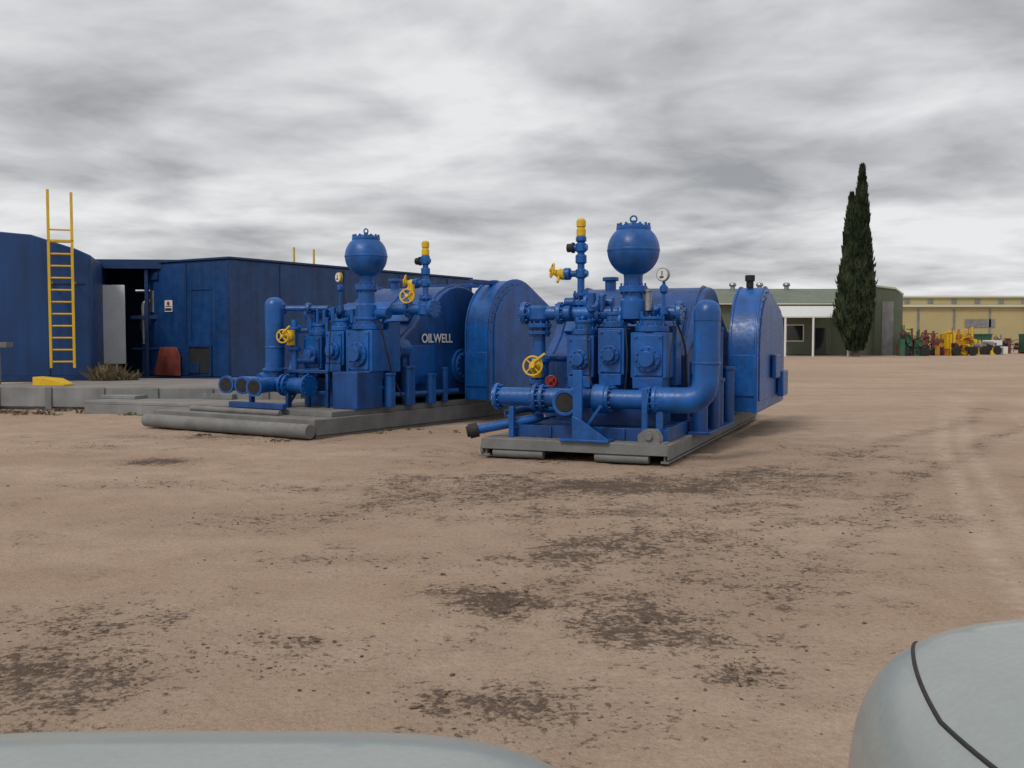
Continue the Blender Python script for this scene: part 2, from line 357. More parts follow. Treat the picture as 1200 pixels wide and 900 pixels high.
for xx in (-.4,.1,.6): p.bx(xx-.02,xx+.02,.29,.33,.28,.42)
p.bx(-.2,.95,.75,1.45,.42,.72)
p.done(.006)
p=Part('fluid_end_modules',BLUE,E)
module(p,-.14,1.0,.38,1.06,1.62); module(p,.29,1.0,.36,1.10,1.72); module(p,.80,1.0,.48,1.06,1.66)
p.bx(-.35,1.08,1.2,1.5,.95,1.75)
p.cyl((-.45,1.12,1.92),(1.12,1.12,1.92),.105); p.flange((1.14,1.12,1.92),(1,0,0),.16,.06)
for xx in (.02,.5,.72): p.flange((xx,1.12,1.92),(1,0,0),.15,.05,8)
for xx in (-.14,.29,.80):
    p.cyl((xx,1.2,1.35),(xx,1.9,1.35),.16); p.flange((xx,1.55,1.35),(0,1,0),.22,.06,10)
for i in range(20):
    x=random.uniform(-.3,1.05); z=random.uniform(1.75,2.04); p.cyl((x,.85+random.random()*.35,z-.15),(x,.85+random.random()*.35,z+.05),random.uniform(.015,.05),seg=10)
p.done(.012)
dampener(E,.53,1.0,2.76,.35,1.84)
gauge(E,.96,.95,1.9,2.42,.09)
p=Part('vent_pipe',STEEL,E); p.cyl((.74,.98,1.95),(.74,.98,2.2),.05); p.cyl((.74,.98,2.2),(.74,.98,2.23),.06); p.done(.004)
stack(E,-.27,1.2,2.02,3.24,-1,2.48,2.84)
p=Part('riser_manifold',BLUE,E)
p.cyl((-.5,1.2,2.08),(.2,1.2,2.08),.07); p.flange((-.18,1.2,2.08),(1,0,0),.12,.05,8); p.flange((.05,1.2,2.08),(1,0,0),.12,.05,8); p.lathe((-.05,1.1,1.98),(.3,-1,.6),[(.07,0),(.1,.03),(.1,.12),(.06,.16)],16)
p.cyl((-.05,1.0,1.95),(-.05,1.0,2.2),.06); p.cyl((.08,1.05,1.95),(.08,1.05,2.16),.045)
p.done(.006)
p=Part('discharge_pipework',BLUE,E)
p.cyl((-1.05,1.0,1.93),(-.35,1.0,1.93),.10); p.flange((-1.02,1.0,1.93),(1,0,0),.16,.07,10); p.flange((-.5,1.0,1.93),(1,0,0),.155,.06,10)
p.lathe((-.81,1.0,1.80),(0,0,1),[(.11,0),(.15,.05),(.15,.2),(.11,.24)],22)
p.cyl((-.81,1.0,.7),(-.81,1.0,1.85),.085); p.flange((-.81,1.0,1.76),(0,0,1),.17,.06,10); p.flange((-.81,1.0,1.66),(0,0,1),.16,.05,10)
p.flange((-.81,1.0,1.28),(0,0,1),.15,.06,10); p.flange((-.81,1.0,.98),(0,0,1),.15,.06,10); p.lathe((-.81,1.0,1.0),(0,0,1),[(.1,0),(.13,.04),(.13,.22),(.1,.26)],20)
p.tube([(-.81,1.0,.75),(-.81,.85,.52),(-.6,.5,.52),(-1.38,.12,.36)],.065,14,.15)
p.flange((-.95,.33,.455),(-.87,-.43,-.18),.12,.05,8)
p.tube([(-.55,.9,.6),(-.9,.7,.62),(-1.15,.55,.55)],.05,12,.1)
p.tube([(-.95,1.3,1.3),(-.6,1.3,1.3),(-.4,1.6,1.3)],.05,12,.1); p.tube([(-1.0,1.5,.6),(-.6,1.5,.6),(-.5,1.5,1.2)],.035,10,.1)
p.done(.006)
p=Part('hose_coupling',BLK,E); p.cyl((-1.36,.13,.365),(-1.47,.075,.335),.1); p.cyl((-1.44,.09,.345),(-1.5,.06,.33),.075); p.done(.006)
p=Part('hoses',BLK,E)
p.tube([(-.05,.8,1.8),(-.0,.65,1.4),(.06,.66,.9),(.3,.7,.75)],.012,8,.2); p.tube([(.5,.72,1.75),(.56,.64,1.3),(.5,.68,.8)],.010,8,.2); p.tube([(1.1,1.1,1.8),(1.2,1.2,1.5),(1.15,1.5,1.0),(1.2,1.6,.5)],.014,8,.2)
p.tube([(.96,.95,2.0),(1.1,1.0,1.8),(1.08,.8,1.3),(1.06,.8,.7)],.008,8,.2); p.done(0)
valve(E,-.81,.90,1.18,(.15,-1,.1),.13)
p=Part('drain_valve',RED,E); p.cyl((-.62,.85,.98),(-.5,.8,.98),.06); p.wheel((-.55,.75,1.0),(.2,-1,0),.07,.012,4); p.done(.003)
p=Part('suction_manifold',BLUE,E)
p.cyl((-1.19,.38,.80),(.95,.38,.80),.125)
for xx in (-1.17,-.62,-.52,.38,.92,1.0): p.flange((xx,.38,.80),(1,0,0),.18,.05,12)
p.tube([(.95,.38,.80),(1.6,.46,.80),(1.62,.5,1.3),(1.62,.5,1.9)],.165,28,.42)
p.lathe((1.62,.5,1.80),(0,0,1),[(.17,0),(.17,.12),(.155,.18),(.12,.23),(.07,.26),(.0,.27)],28)
p.lathe((1.62,.5,1.25),(0,0,1),[(.172,0),(.176,.01),(.176,.03),(.172,.04)],28)
for xx in (-.14,.29,.80): p.cyl((xx,.38,.80),(xx,.85,.9),.11); 
p.cyl((-.11,.36,.78),(-.11,.10,.76),.13)
c=V((-.11,.04,.76))
p.lathe(c,(0,1,0),[(.125,.08),(.125,0),(.17,0),(.17,.06),(.13,.08)],30)
p.lathe((.15,.38,.8),(1,0,0),[(.12,0),(.19,.04),(.19,.2),(.12,.24)],28)
p.done(.006)
p=Part('branch_bore',BLK,E); p.cyl((-.11,.033,.76),(-.11,.039,.76),.12,seg=28); p.done(0)  # black disc over the pipe mouth, its colour painting the shade inside
p=Part('manifold_ring',YEL,E); p.cyl((-1.215,.38,.8),(-1.225,.38,.8),.13); p.done(.002)
p=Part('support_brackets',BLUE,E)
p.bx(.02,.14,-.02,.03,.27,1.18); p.bx(.02,.05,.03,.14,.27,1.12); p.extr([(.02,.27),(.5,.27),(.5,.31),(.14,.55),(.02,.6)],'y',-.05,-.02)
p.bx(-.15,.5,-.06,.25,.271,.30); p.bx(.86,.93,.2,.26,.27,.95); p.bx(-.95,-.88,.2,.28,.27,.68); p.bx(1.02,1.1,.3,.36,.27,.66)
p.box((.2,.1,.5),(.04,.04,.55),Matrix.Rotation(R(35),3,'Y'))
p.done(.005)
p=Part('lube_filters',BLUE_D,E)
for (x,y,z0,z1,r) in ((1.32,1.6,.3,1.05,.11),(1.42,2.1,.3,1.25,.09),(1.35,2.6,.3,.95,.12),(1.3,3.1,.4,1.7,.07),(1.42,3.3,.3,1.1,.09)):
    p.cyl((x,y,z0),(x,y,z1),r); p.cyl((x,y,z1),(x,y,z1+.05),r*1.15)
p.tube([(1.32,1.6,1.1),(1.32,1.6,1.5),(1.2,2.2,1.5)],.03,10,.1); p.bx(1.2,1.5,1.4,3.5,.27,.31)
p.tube([(1.3,3.1,1.7),(1.3,3.1,1.95),(1.0,2.6,1.95)],.035,10,.1)
p.done(.005)
power_end(E,-1.0,1.12,1.75,.30)
guard(E,1.32,1.78,3.8,2.42,.42,3.5,1.1)
p=Part('guard_breather',BLK,E); p.cyl((1.52,4.7,2.41),(1.52,4.7,2.52),.06); p.cyl((1.52,4.7,2.52),(1.52,4.7,2.62),.08); p.done(.01)
p=Part('motor_boxes',BLUE,E); p.bx(1.82,1.93,6.0,6.7,.55,1.0); p.bx(1.82,1.90,5.2,5.8,.9,1.3); p.bx(-.9,1.0,5.5,7.3,.42,1.7); p.done(.02)
# ------------------------------------------------------------------ LEFT pump
F=empty('mud_pump',(-3.15,15.2,0),-33)
p=Part('skid_deck',GREY,F)
p.bx(-3.9,.0,.12,8.6,.27,.31)
for xx in (-3.8,-2.6,-1.3,-.06): p.bx(xx-.06,xx+.06,.15,8.55,.0,.04); p.bx(xx-.015,xx+.015,.15,8.55,.04,.26); p.bx(xx-.06,xx+.06,.15,8.55,.255,.272)
p.bx(-3.92,.012,.10,.13,.1,.305); p.bx(-.004,.016,.13,8.6,.05,.302)
p.bx(-2.9,-.05,.55,8.3,.31,.40)
p.done(.006)
p=Part('skid_roller',GREY,F); p.cyl((-3.98,.0,.13),(.02,.0,.13),.115,seg=28); p.cyl((-3.2,.35,.35),(-1.0,.35,.35),.05); p.done(.008)
p=Part('fluid_end_modules',BLUE,F)
Y=1.7
module(p,-1.36,Y,.42,1.05,1.62); module(p,-.84,Y,.42,1.12,1.7); module(p,-.26,Y,.58,1.02,1.72,.52)
p.bx(-1.6,.02,Y+.2,Y+.5,1.0,1.85); p.cyl((-1.8,Y+.1,2.0),(.1,Y+.1,2.0),.1)
for xx in (-1.36,-.84,-.26): p.cyl((xx,Y+.2,1.4),(xx,Y+.95,1.4),.17); p.flange((xx,Y+.6,1.4),(0,1,0),.23,.06,10)
for i in range(22):
    x=random.uniform(-1.6,.0); z=random.uniform(1.85,2.12); q=Y-.15+random.random()*.35; p.cyl((x,q,z-.2),(x,q,z+.05),random.uniform(.015,.055),seg=10)
p.done(.012)
dampener(F,-.31,Y,2.97,.36,1.9)
gauge(F,-.86,Y-.05,2.05,2.63,.085)
stack(F,.5,2.3,2.1,3.24,-1,2.52,2.9)
p=Part('discharge_pipework',BLUE,F)
p.cyl((-.1,2.15,2.08),(.62,2.3,2.08),.1); p.flange((.66,2.3,2.08),(1,0,0),.16,.07,10); p.flange((.2,2.22,2.08),(1,0.1,0),.15,.05,10)
p.lathe((.5,2.3,1.95),(0,0,1),[(.1,0),(.14,.04),(.14,.2),(.1,.25)],20)
p.cyl((-2.0,1.25,2.10),(-1.2,Y,2.10),.05); p.flange((-1.9,1.3,2.10),(.87,.47,0),.1,.05,8); p.flange((-1.5,1.53,2.1),(.87,.47,0),.1,.05,8)
p.tube([(-1.2,Y-.3,1.2),(-1.7,1.35,1.2),(-1.7,1.2,.8)],.07,14,.15)
p.cyl((-1.62,1.3,.8),(-1.62,1.3,1.9),.06); p.flange((-1.62,1.3,1.75),(0,0,1),.11,.05,8); p.flange((-1.62,1.3,1.4),(0,0,1),.11,.05,8)
p.tube([(-1.9,1.6,1.7),(-1.3,1.8,1.75),(-1.2,2.1,1.9)],.04,10,.1)
p.done(.006)
p=Part('hoses',BLK,F); p.tube([(-.86,1.4,1.8),(-.8,1.3,1.4),(-.85,1.35,.9)],.012,8,.2); p.tube([(.05,1.6,1.9),(.12,1.7,1.4),(.1,1.9,.9),(.1,2.2,.5)],.014,8,.2); p.done(0)
valve(F,-1.56,1.15,1.60,(.3,-1,.05),.11)
p=Part('riser_handles',YEL,F); p.wheel((.25,2.1,2.3),(.5,-1,.3),.12,.014,4); p.cyl((.28,2.2,2.25),(.28,2.2,2.5),.05); p.done(.003)
p=Part('suction_manifold',BLUE,F)
p.cyl((-2.45,.95,.78),(-.95,.95,.78),.13)
for xx in (-1.5,-1.4,-.95): p.flange((xx,.95,.78),(1,0,0),.19,.05,12)
bores=[(-2.42,.45,.78),(-2.02,.45,.78),(-1.62,.35,.76)]
BD=V((.22,-1,0)).normalized()
for (x,y,z) in bores:
    d=BD; b=V((x,y,z))
    p.cyl(b-d*.06,V((x-.10,.95,.78)),.115); p.lathe(b,-d,[(.11,.07),(.11,0),(.155,0),(.155,.05),(.12,.07)],28)
p.tube([(-2.1,.95,.8),(-2.02,1.2,.85),(-2.0,1.2,1.3),(-2.0,1.2,2.1)],.17,28,.25)
p.lathe((-2.0,1.2,2.05),(0,0,1),[(.172,0),(.172,.1),(.16,.16),(.12,.21),(.07,.24),(0,.25)],28)
p.lathe((-2.0,1.2,1.4),(0,0,1),[(.172,0),(.178,.01),(.178,.03),(.172,.04)],28)
p.lathe((-2.0,1.2,1.0),(0,0,1),[(.172,0),(.22,.01),(.22,.05),(.172,.06)],28)
p.done(.006)
p=Part('bore_shade_discs',BLK,F)  # black discs capping the open branches, shade of the hollow pipes as colour
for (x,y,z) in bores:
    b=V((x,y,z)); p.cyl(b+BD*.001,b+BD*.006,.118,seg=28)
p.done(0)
p=Part('pump_frame',BLUE_D,F)
p.bx(-1.7,-.7,1.15,1.2,.98,1.04); p.bx(-1.7,-.7,1.15,1.6,1.0,1.03)
for xx in (-1.66,-1.18,-.74): p.bx(xx-.03,xx+.03,1.16,1.22,.4,1.0)
p.bx(-1.66,-.74,1.17,1.21,.62,.68); p.box((-1.4,1.16,.7),(.04,.04,.65),Matrix.Rotation(R(40),3,'Y'))
p.bx(-.55,.0,1.1,1.75,.4,1.02); p.bx(-2.3,-1.0,.4,.5,.4,.5)
for xx in (-2.3,-1.4): p.bx(xx,xx+.06,.85,.95,.4,.66)
p.bx(-1.6,-.6,1.5,2.4,.4,.9)
p.done(.012)
p=Part('lube_filters',BLUE,F)
for (x,y,z0,z1,r) in ((.02,1.9,.4,.95,.1),(-.05,2.5,.4,1.05,.12),(-.02,3.1,.4,.9,.1),(.0,3.5,.4,1.0,.06)): p.cyl((x,y,z0),(x,y,z1),r); p.cyl((x,y,z1),(x,y,z1+.04),r*1.15)
p.tube([(-.1,1.9,.6),(-.05,2.6,.6),(.0,3.9,.6)],.04,10,.1)
p.done(.005)
power_end(F,-2.3,-.22,2.55,.50)
guard(F,.02,.58,4.1,2.70,.42,3.0,1.0,dr=.45)
p=Part('top_frame',BLUE_D,F); p.bx(-2.2,.3,5.3,5.4,2.6,2.68); p.bx(.2,.3,4.0,5.4,2.6,2.68)
for xx in (-2.15,-.8): p.bx(xx,xx+.08,5.3,5.4,.4,2.6)
p.done(.01)
p=Part('motor',BLUE_D,F); p.cyl((-1.9,6.9,1.2),(-.1,6.9,1.2),.75,seg=32); p.bx(-1.9,-.1,6.3,7.5,.3,.7); p.done(.02)
tcu=bpy.data.curves.new('lettering','FONT'); tcu.body='OILWELL'; tcu.size=.23; tcu.extrude=.002; tcu.align_x='CENTER'; tcu.offset=.004
to=bpy.data.objects.new('lettering',tcu); COL.objects.link(to); to.parent=F; to.location=(-.185,3.52,1.50); to.rotation_euler=(R(90),0,R(90)); tcu.materials.append(WHT)
# ------------------------------------------------------------------ blue engine houses
H=empty('engine_house',(-7.46,26,0),-33)
p=Part('walls',HBLUE,H); p.bx(-3.5,0,0,11,.52,3.66); p.done(.03)
p=Part('wall_ribs',HBLUE2,H)
for xx in (-3.46,-1.75,-.04): p.bx(xx-.03,xx+.03,-.03,0,.52,3.62)
for yy in np.arange(1.8,11,2.6): p.bx(0,.02,yy-.012,yy+.012,.6,3.6)
p.bx(-3.56,.06,-.05,11.05,3.66,3.72); p.bx(-3.54,.04,-.04,11.04,.36,.52)
p.bx(-2.6,-1.2,2,4,3.72,3.84); p.bx(-3.56,.06,6,6.1,3.72,3.78)
p.bx(-.75,-.72,-.02,0,.6,2.9); p.bx(-1.55,-1.52,-.02,0,1.5,2.9); p.bx(-1.55,-.72,-.02,0,2.87,2.9)
p.bx(-3.2,-2.9,-.06,0,3.2,3.4)
p.done(.01)
p=Part('vent_shade_panel',DARK,H); p.bx(-1.62,-.78,-.02,-.003,.62,1.32); p.done(0)  # flat dark sheet on the solid wall, painted as the opening's inner shade
p=Part('vent_frame',HBLUE2,H); p.bx(-1.7,-1.62,-.05,0,.56,1.38); p.bx(-.78,-.70,-.05,0,.56,1.38); p.bx(-1.62,-.78,-.05,0,1.32,1.38); p.bx(-1.62,-1.2,-.045,-.02,.62,.9); p.done(.005)
p=Part('red_panel',RUST,H); p.extr([(-3.1,.53),(-1.95,.53),(-1.95,1.1),(-2.1,1.32),(-2.8,1.32)],'y',-.08,-.05); p.done(.01)
p=Part('warning_sign',WHT,H); p.bx(-2.62,-2.30,-.03,-.012,2.3,2.62); p.done(.002)
p=Part('sign_text',BLK,H); p.bx(-2.6,-2.32,-.034,-.031,2.33,2.40); p.bx(-2.58,-2.34,-.034,-.031,2.44,2.46); p.done(0)
p=Part('sign_emblem',RED,H); p.cyl((-2.46,-.036,2.53),(-2.46,-.031,2.53),.06); p.done(0)
p=Part('roof_rail',YEL,H)
for yy in (5.2,6.1): p.cyl((-2.9,yy,3.7),(-2.9,yy,4.5),.035)
p.cyl((-2.9,5.2,3.95),(-2.9,6.1,3.95),.025); p.done(.0)
H1=empty('engine_house',(-10.45,24.5,0),18)
p=Part('walls',HBLUE,H1); p.extr([(0,.62),(0,3.62),(-.35,3.78),(-1.35,4.10),(-2.2,4.16),(-5.2,4.16),(-6,3.8),(-6,.62)],'y',0,9); p.done(.03)
p=Part('wall_seams',HBLUE2,H1)
for xx in (-.06,-1.0,-2.2,-3.6): p.bx(xx-.02,xx+.02,-.02,0,.65,3.55)
p.bx(-6.03,.03,-.04,0,.5,.64); p.bx(-.95,-.15,-.02,0,2.9,2.94)
p.done(.008)
Lm=empty('access_ladder',(-11.17,23.75,0),18)
p=Part('rails',YEL,Lm); p.bx(-.02,.04,0,.07,.85,5.15); p.bx(.50,.56,0,.07,.85,5.10); p.done(.005)
p=Part('rungs',YEL,Lm)
for i in range(12): p.cyl((.03,.035,1.0+i*.29),(.51,.035,1.0+i*.29),.022,seg=10)
p.bx(-.02,.56,.0,.1,3.9,3.95); p.bx(-.02,.04,.07,.5,2.9,2.95); p.bx(.5,.56,.07,.5,2.9,2.95); p.done(.0)
G=empty('generator_bay',(-11.6,27.6,0),5)
p=Part('canopy',HBLUE2,G); p.bx(-.6,2.6,-.2,3,3.62,3.72); p.bx(-.6,2.6,-.25,-.2,3.5,3.76)
for xx in (-.5,1.3,2.45): p.bx(xx,xx+.1,-.15,-.05,.5,3.62)
p.bx(-.6,2.6,2.9,3.0,.5,3.62); p.bx(.9,2.5,-.12,-.08,2.1,2.2); p.bx(.9,2.5,-.12,-.08,1.25,1.3); p.bx(-.6,2.6,-.2,3,.4,.5); p.done(.01)
p=Part('white_door',WHT,G); p.bx(.14,.78,-.22,-.17,.85,3.05); p.done(.01)
p=Part('engine_block',HBLUE,G); p.bx(1.1,2.2,.2,2,.5,1.7); p.cyl((1.3,.2,1.9),(1.3,2,1.9),.25); p.cyl((1.9,.2,2.0),(1.9,2,2.0),.18); p.cyl((1.6,.1,1.1),(1.6,.2,1.1),.35); p.done(.02)
p=Part('engine_pipes',STEEL,G); p.tube([(1.2,.1,1.4),(1.2,.1,2.6),(1.9,.15,2.6),(1.9,.15,3.3)],.06,10,.15); p.tube([(2.2,.1,.8),(2.2,.1,2.9),(1.0,.1,2.9)],.04,8,.1); p.cyl((1.5,.1,2.3),(1.5,.1,2.9),.13); p.done(0)
B=empty('equipment_skid',(-11.6,21.8,0),-8)
p=Part('deck',GREYL,B); p.bx(-.2,7.2,0,4.2,.42,.52); p.bx(-.1,7.1,.06,4.1,.0,.42); p.bx(-.2,7.2,-.03,0,.06,.50); p.done(.02)
p=Part('feet',GREY,B)
for i in range(6): p.bx(.1+i*1.25,.25+i*1.25,-.07,-.03,.0,.5)
p.done(.01)
p=Part('yellow_step',YEL,B); p.extr([(1.0,.522),(1.75,.522),(1.75,.56),(1.5,.68),(1.0,.72)],'y',.02,.4); p.done(.01)
B2=empty('steel_platform',(-8.6,20.4,0),-20)
p=Part('deck',GREYL,B2); p.bx(-.4,3.4,0,3.0,.2,.27); p.bx(-.4,3.4,.0,.05,.0,.2); p.bx(3.3,3.4,.05,3,.0,.2); p.bx(-.4,-.3,.05,3,.0,.2); p.box((-.1,.9,.31),(.9,.5,.08)); p.box((1.6,1.6,.33),(1.5,.6,.12)); p.done(.012)
B3=empty('house_skid',(-9.2,25.2,0),-33)
p=Part('beams',GREY,B3); p.bx(-3,2.2,-.6,.4,.0,.36); p.bx(-2.8,2.0,-.9,-.6,.1,.3); p.done(.02)
Bp=empty('bollard_post',(-11.75,22.4,0),0)
p=Part('post',GREY,Bp); p.cyl((0,0,0),(0,0,1.35),.07); p.box((.05,0,1.42),(.5,.3,.12)); p.cyl((0,0,0),(0,0,.06),.16); p.done(.01)
# ------------------------------------------------------------------ weeds
DRY=paint('dry_grass',(.15,.115,.065),.9,dust=.1,var=.4)
GRW=paint('weed_green',(.07,.07,.04),.9,dust=.1,var=.4)
def tuft(p,x,y,n,r,h,z=0):
    for i in range(n):
        a=random.random()*6.28; q=random.random()**.7*r; b=V((x+q*math.cos(a),y+q*math.sin(a),z)); l=h*random.uniform(.4,1)
        d=V((random.gauss(0,.35),random.gauss(0,.35),1)).normalized(); w=d.orthogonal().normalized()*.008
        v=[p.bm.verts.new(k) for k in (b-w,b+w,b+d*l*.6+w*.7,b+d*l+V((random.gauss(0,.05),random.gauss(0,.05),-.02)))]; p.bm.faces.new(v)
p=Part('dry_grass',DRY)
for i in range(34): tuft(p,random.uniform(-11.8,-5.5),random.uniform(20.0,21.4),14,.18,.12)
for i in range(14): tuft(p,-3.3+random.uniform(-.2,3.0),15.9+random.uniform(0,.5)+i*.05,6,.08,.08)
tuft(p,-10.1,24.4,350,.38,.55,.5); tuft(p,-9.7,24.6,150,.3,.35,.5)
p.done(0,smooth=False)
p=Part('weeds',GRW)
for (x,y) in ((-5.0,15.9),(-3.6,15.0),(-9.4,20.1)): tuft(p,x,y,20,.2,.05)
p.done(0,smooth=False)
# ------------------------------------------------------------------ green shed
K=empty('green_shed',(0,86,0),0)
p=Part('walls',SHED,K); p.bx(13,33.2,0,12,0,4.5); p.done(.0)
p=Part('roof',SHEDR,K); p.extr([(-.5,4.45),(6,5.95),(12.5,4.45),(12.5,4.6),(6,6.1),(-.5,4.6)],'x',12.6,31.6); p.done(.0)
p=Part('end_bay',SHED,K); p.extr([(31.6,0),(34.0,0),(34.0,5.25),(33.3,5.75),(31.6,5.95)],'y',-.4,11); p.done(.0)
p=Part('trim',CREAMR,K); p.bx(12.6,31.5,-.58,-.52,4.42,4.56); p.bx(22.9,23.0,-.1,0,0,4.4); p.extr([(31.6,5.95),(33.3,5.75),(34.05,5.25),(34.05,5.37),(33.3,5.9),(31.6,6.1)],'y',-.5,-.35); p.done(0)
p=Part('roller_door',GREYL,K); p.bx(32.2,33.2,-.46,-.41,.0,4.7); p.done(.01)
p=Part('awning',WHT,K); p.extr([(-5.2,3.2),(-.02,4.3),(-.02,4.4),(-5.2,3.32)],'x',22.3,28.0); p.done(.0)
p=Part('awning_posts',WHT,K)
for xx in (22.5,24.8,27.7): p.cyl((xx,-5.1,0),(xx,-5.1,3.22),.09)
p.done(0)
p=Part('office_wall',SHED,K); p.bx(23.2,27.9,-.12,-.005,.1,3.7); p.done(0)
p=Part('windows',GLASS,K); p.bx(24.0,25.4,-.18,-.165,1.3,2.6); p.bx(26.5,27.4,-.16,-.125,.1,2.4); p.done(0)
p=Part('window_frames',WHT,K); p.bx(23.9,25.5,-.164,-.125,1.2,2.7); p.done(0)
p=Part('roof_vents',STEEL,K)
for xx in (20.5,25.5,23.0): p.cyl((xx,5.5,5.8),(xx,5.5,6.4),.22); p.lathe((xx,5.5,6.3),(0,0,1),[(.28,0),(.36,.12),(.28,.3),(0,.38)],14)
p.done(0)
W=empty('cream_warehouse',(0,165,0),0)
p=Part('walls',CREAM,W); p.bx(63,150,0,30,0,6.6); p.done(0)
p=Part('upper_walls',CREAM,W); p.bx(66,148,3,27,6.6,8.3); p.done(0)
p=Part('roof',CREAMR,W); p.extr([(-.6,6.6),(3,7.0),(3,7.1),(-.6,6.75)],'x',62.5,150.5); p.extr([(2.6,8.3),(15,9.0),(27.4,8.3),(27.4,8.42),(15,9.15),(2.6,8.45)],'x',65.5,148.5); p.done(0)
p=Part('window_strips',GREYL,W)
for xx in np.arange(68,146,6): p.bx(xx,xx+.35,-.1,0,1,6.3)
for xx in np.arange(67,146,4): p.bx(xx,xx+.9,2.9,3.0,7.3,8.0)
p.bx(76,81,-.1,0,3.2,4.6)
p.done(0)
def machine(name,x,y,mats,w,h,seed):
    random.seed(seed); e=empty(name,(x,y,0),random.uniform(-30,30))
    for j,mt in enumerate(mats):
        p=Part('frame_%d'%j,mt,e)
        for i in range(4):
            cx=random.uniform(-w/2,w/2); ww=random.uniform(.2,.7); hh=h*random.uniform(.25,.85)
            p.box((cx,random.uniform(-.8,.8),hh/2),(ww,random.uniform(.4,1.2),hh))
        for i in range(8):
            cx=random.uniform(-w/2,w/2); z=random.uniform(.3,h*.9); r=random.uniform(.06,.22)
            if i%2: p.cyl((cx,-1,z),(cx,random.uniform(-.6,.8),z),r)
            else: p.cyl((cx,-.5,0),(cx,-.5,h*random.uniform(.8,1.1)),r*.5)
        for i in range(5):
            p.tube([(random.uniform(-w/2,w/2),random.uniform(-1,1),random.uniform(0,h)) for _ in range(3)],.04,8,.3)
        p.done(.02)
    p=Part('dark_parts',BLK,e)
    for xx in (-w*.35,w*.35): p.cyl((xx,-1.15,.4),(xx,-.85,.4),.4)
    for i in range(5):
        cx=random.uniform(-w/2,w/2); z=random.uniform(.3,h*.7); p.box((cx,-.95,z),(random.uniform(.15,.5),.2,random.uniform(.15,.5)))
    p.done(.03)
machine('drilling_machinery',34.4,84,[REDB,GRN],2.2,2.4,3)
machine('drilling_machinery',36.6,86,[REDB,ORG],1.6,2.0,4)
machine('yard_loader',38.6,85,[YEL,ORG],2.2,2.3,5)
machine('storage_rack',48.5,96,[REDB,GREYL],3.2,1.7,9)
machine('drilling_machinery',43.4,90,[YEL,GREYL],1.6,1.2,12)
random.seed(11)
for (x,y,w,mt) in ((45.8,97,2.4,GRN),(50.5,94,3.2,GRN),(54.5,96,3.0,YEL)):
    e=empty('skip_bin',(x,y,0),random.uniform(-8,8))
    p=Part('bin',mt,e); p.extr([(-w/2+.3,.15),(w/2-.3,.15),(w/2,1.9),(w/2-.08,1.9),(w/2-.36,.25),(-w/2+.36,.25),(-w/2+.08,1.9),(-w/2,1.9)],'y',-.9,.9); p.bx(-w/2+.2,w/2-.2,-.86,-.8,.2,1.85); p.bx(-w/2+.2,w/2-.2,.8,.86,.2,1.85)
    for i in range(4): xx=-w/2+.5+i*(w-1)/3; p.bx(xx-.05,xx+.05,-.95,-.86,.2,1.85)
    p.bx(-w/2,w/2,-.96,-.9,1.8,1.92); p.done(.01)
e=empty('concrete_block_stack',(44.9,92,0),10)
p=Part('blocks',WHT,e); p.bx(-1.2,.2,-.5,.5,0,.8); p.bx(.25,1.4,-.5,.5,0,.7); p.bx(-.6,.8,-.5,.5,.82,1.3); p.done(.04)
# ------------------------------------------------------------------ cypress (one tree, two leaders)
LEAF,nt,N,L,P=nodes('cypress_foliage')
tc=N.new('ShaderNodeTexCoord'); n=N.new('ShaderNodeTexNoise'); n.inputs['Scale'].default_value=.9; n.inputs['Detail'].default_value=6; L.new(tc.outputs['Object'],n.inputs['Vector'])
r=N.new('ShaderNodeValToRGB'); r.color_ramp.elements[0].position=.35; r.color_ramp.elements[0].color=(.010,.018,.010,1); r.color_ramp.elements[1].position=.68; r.color_ramp.elements[1].color=(.060,.085,.042,1)
L.new(n.outputs['Fac'],r.inputs['Fac']); L.new(r.outputs[0],P.inputs['Base Color']); P.inputs['Roughness'].default_value=.8; P.inputs['Specular IOR Level'].default_value=.2
BARK=paint('bark',(.09,.065,.05),.9,dust=.1)
random.seed(21); e=empty('cypress_tree',(28.0,80,0))
leaders=[(.30,0,15.2,.98,1,17000),(-.42,.3,13.0,.92,2,13000),(-.72,-.2,9.2,.85,5,7000)]
p=Part('trunk',BARK,e)
p.cyl((0,0,0),(0,0,1.0),.3,.2,10)
for (lx,ly,h,w,sd,n) in leaders:
    p.tube([(0,0,.5),(lx*.6,ly*.6,1.6),(lx,ly,h*.5),(lx,ly,h*.9)],.12,10)
    for i in range(12):
        a=random.random()*6.28; z=random.uniform(.6,h*.7); p.cyl((lx*.7,ly*.7,z),(lx+.6*math.cos(a),ly+.6*math.sin(a),z+1.6),.05,.015,6)
p.done(0)
p=Part('foliage',LEAF,e)
for (lx,ly,h,w,seed,n) in leaders:
    def prof(t): return w*(min(1,.5+t*2.2))*(1-max(0,(t-.30))/.70)**.72 if t<1 else 0
    for i in range(n):
        t=random.random()**1.12; z=.5+t*(h-.5); a=random.random()*6.28
        lump=1+.34*noise.noise((math.cos(a)*1.4+seed,math.sin(a)*1.4,z*.45))+.34*noise.noise((math.cos(a)*3,math.sin(a)*3+seed,z*1.2))
        rr=prof(t)*lump*random.uniform(.45,1.0)**.5*(1+.22*random.random()**4); kx=min(1,z/2.5)
        c=V((lx*kx+rr*math.cos(a),ly*kx+rr*math.sin(a),z)); s=random.uniform(.14,.38)
        d=V((math.cos(a)*random.uniform(0,.5),math.sin(a)*random.uniform(0,.5),1)).normalized()
        wv=V((random.gauss(0,1),random.gauss(0,1),random.gauss(0,.3))).normalized()*s*.30
        p.bm.faces.new([p.bm.verts.new(q) for q in (c-wv,c+wv*1.1,c+d*s*.8+wv*.8,c+d*s*1.5)])
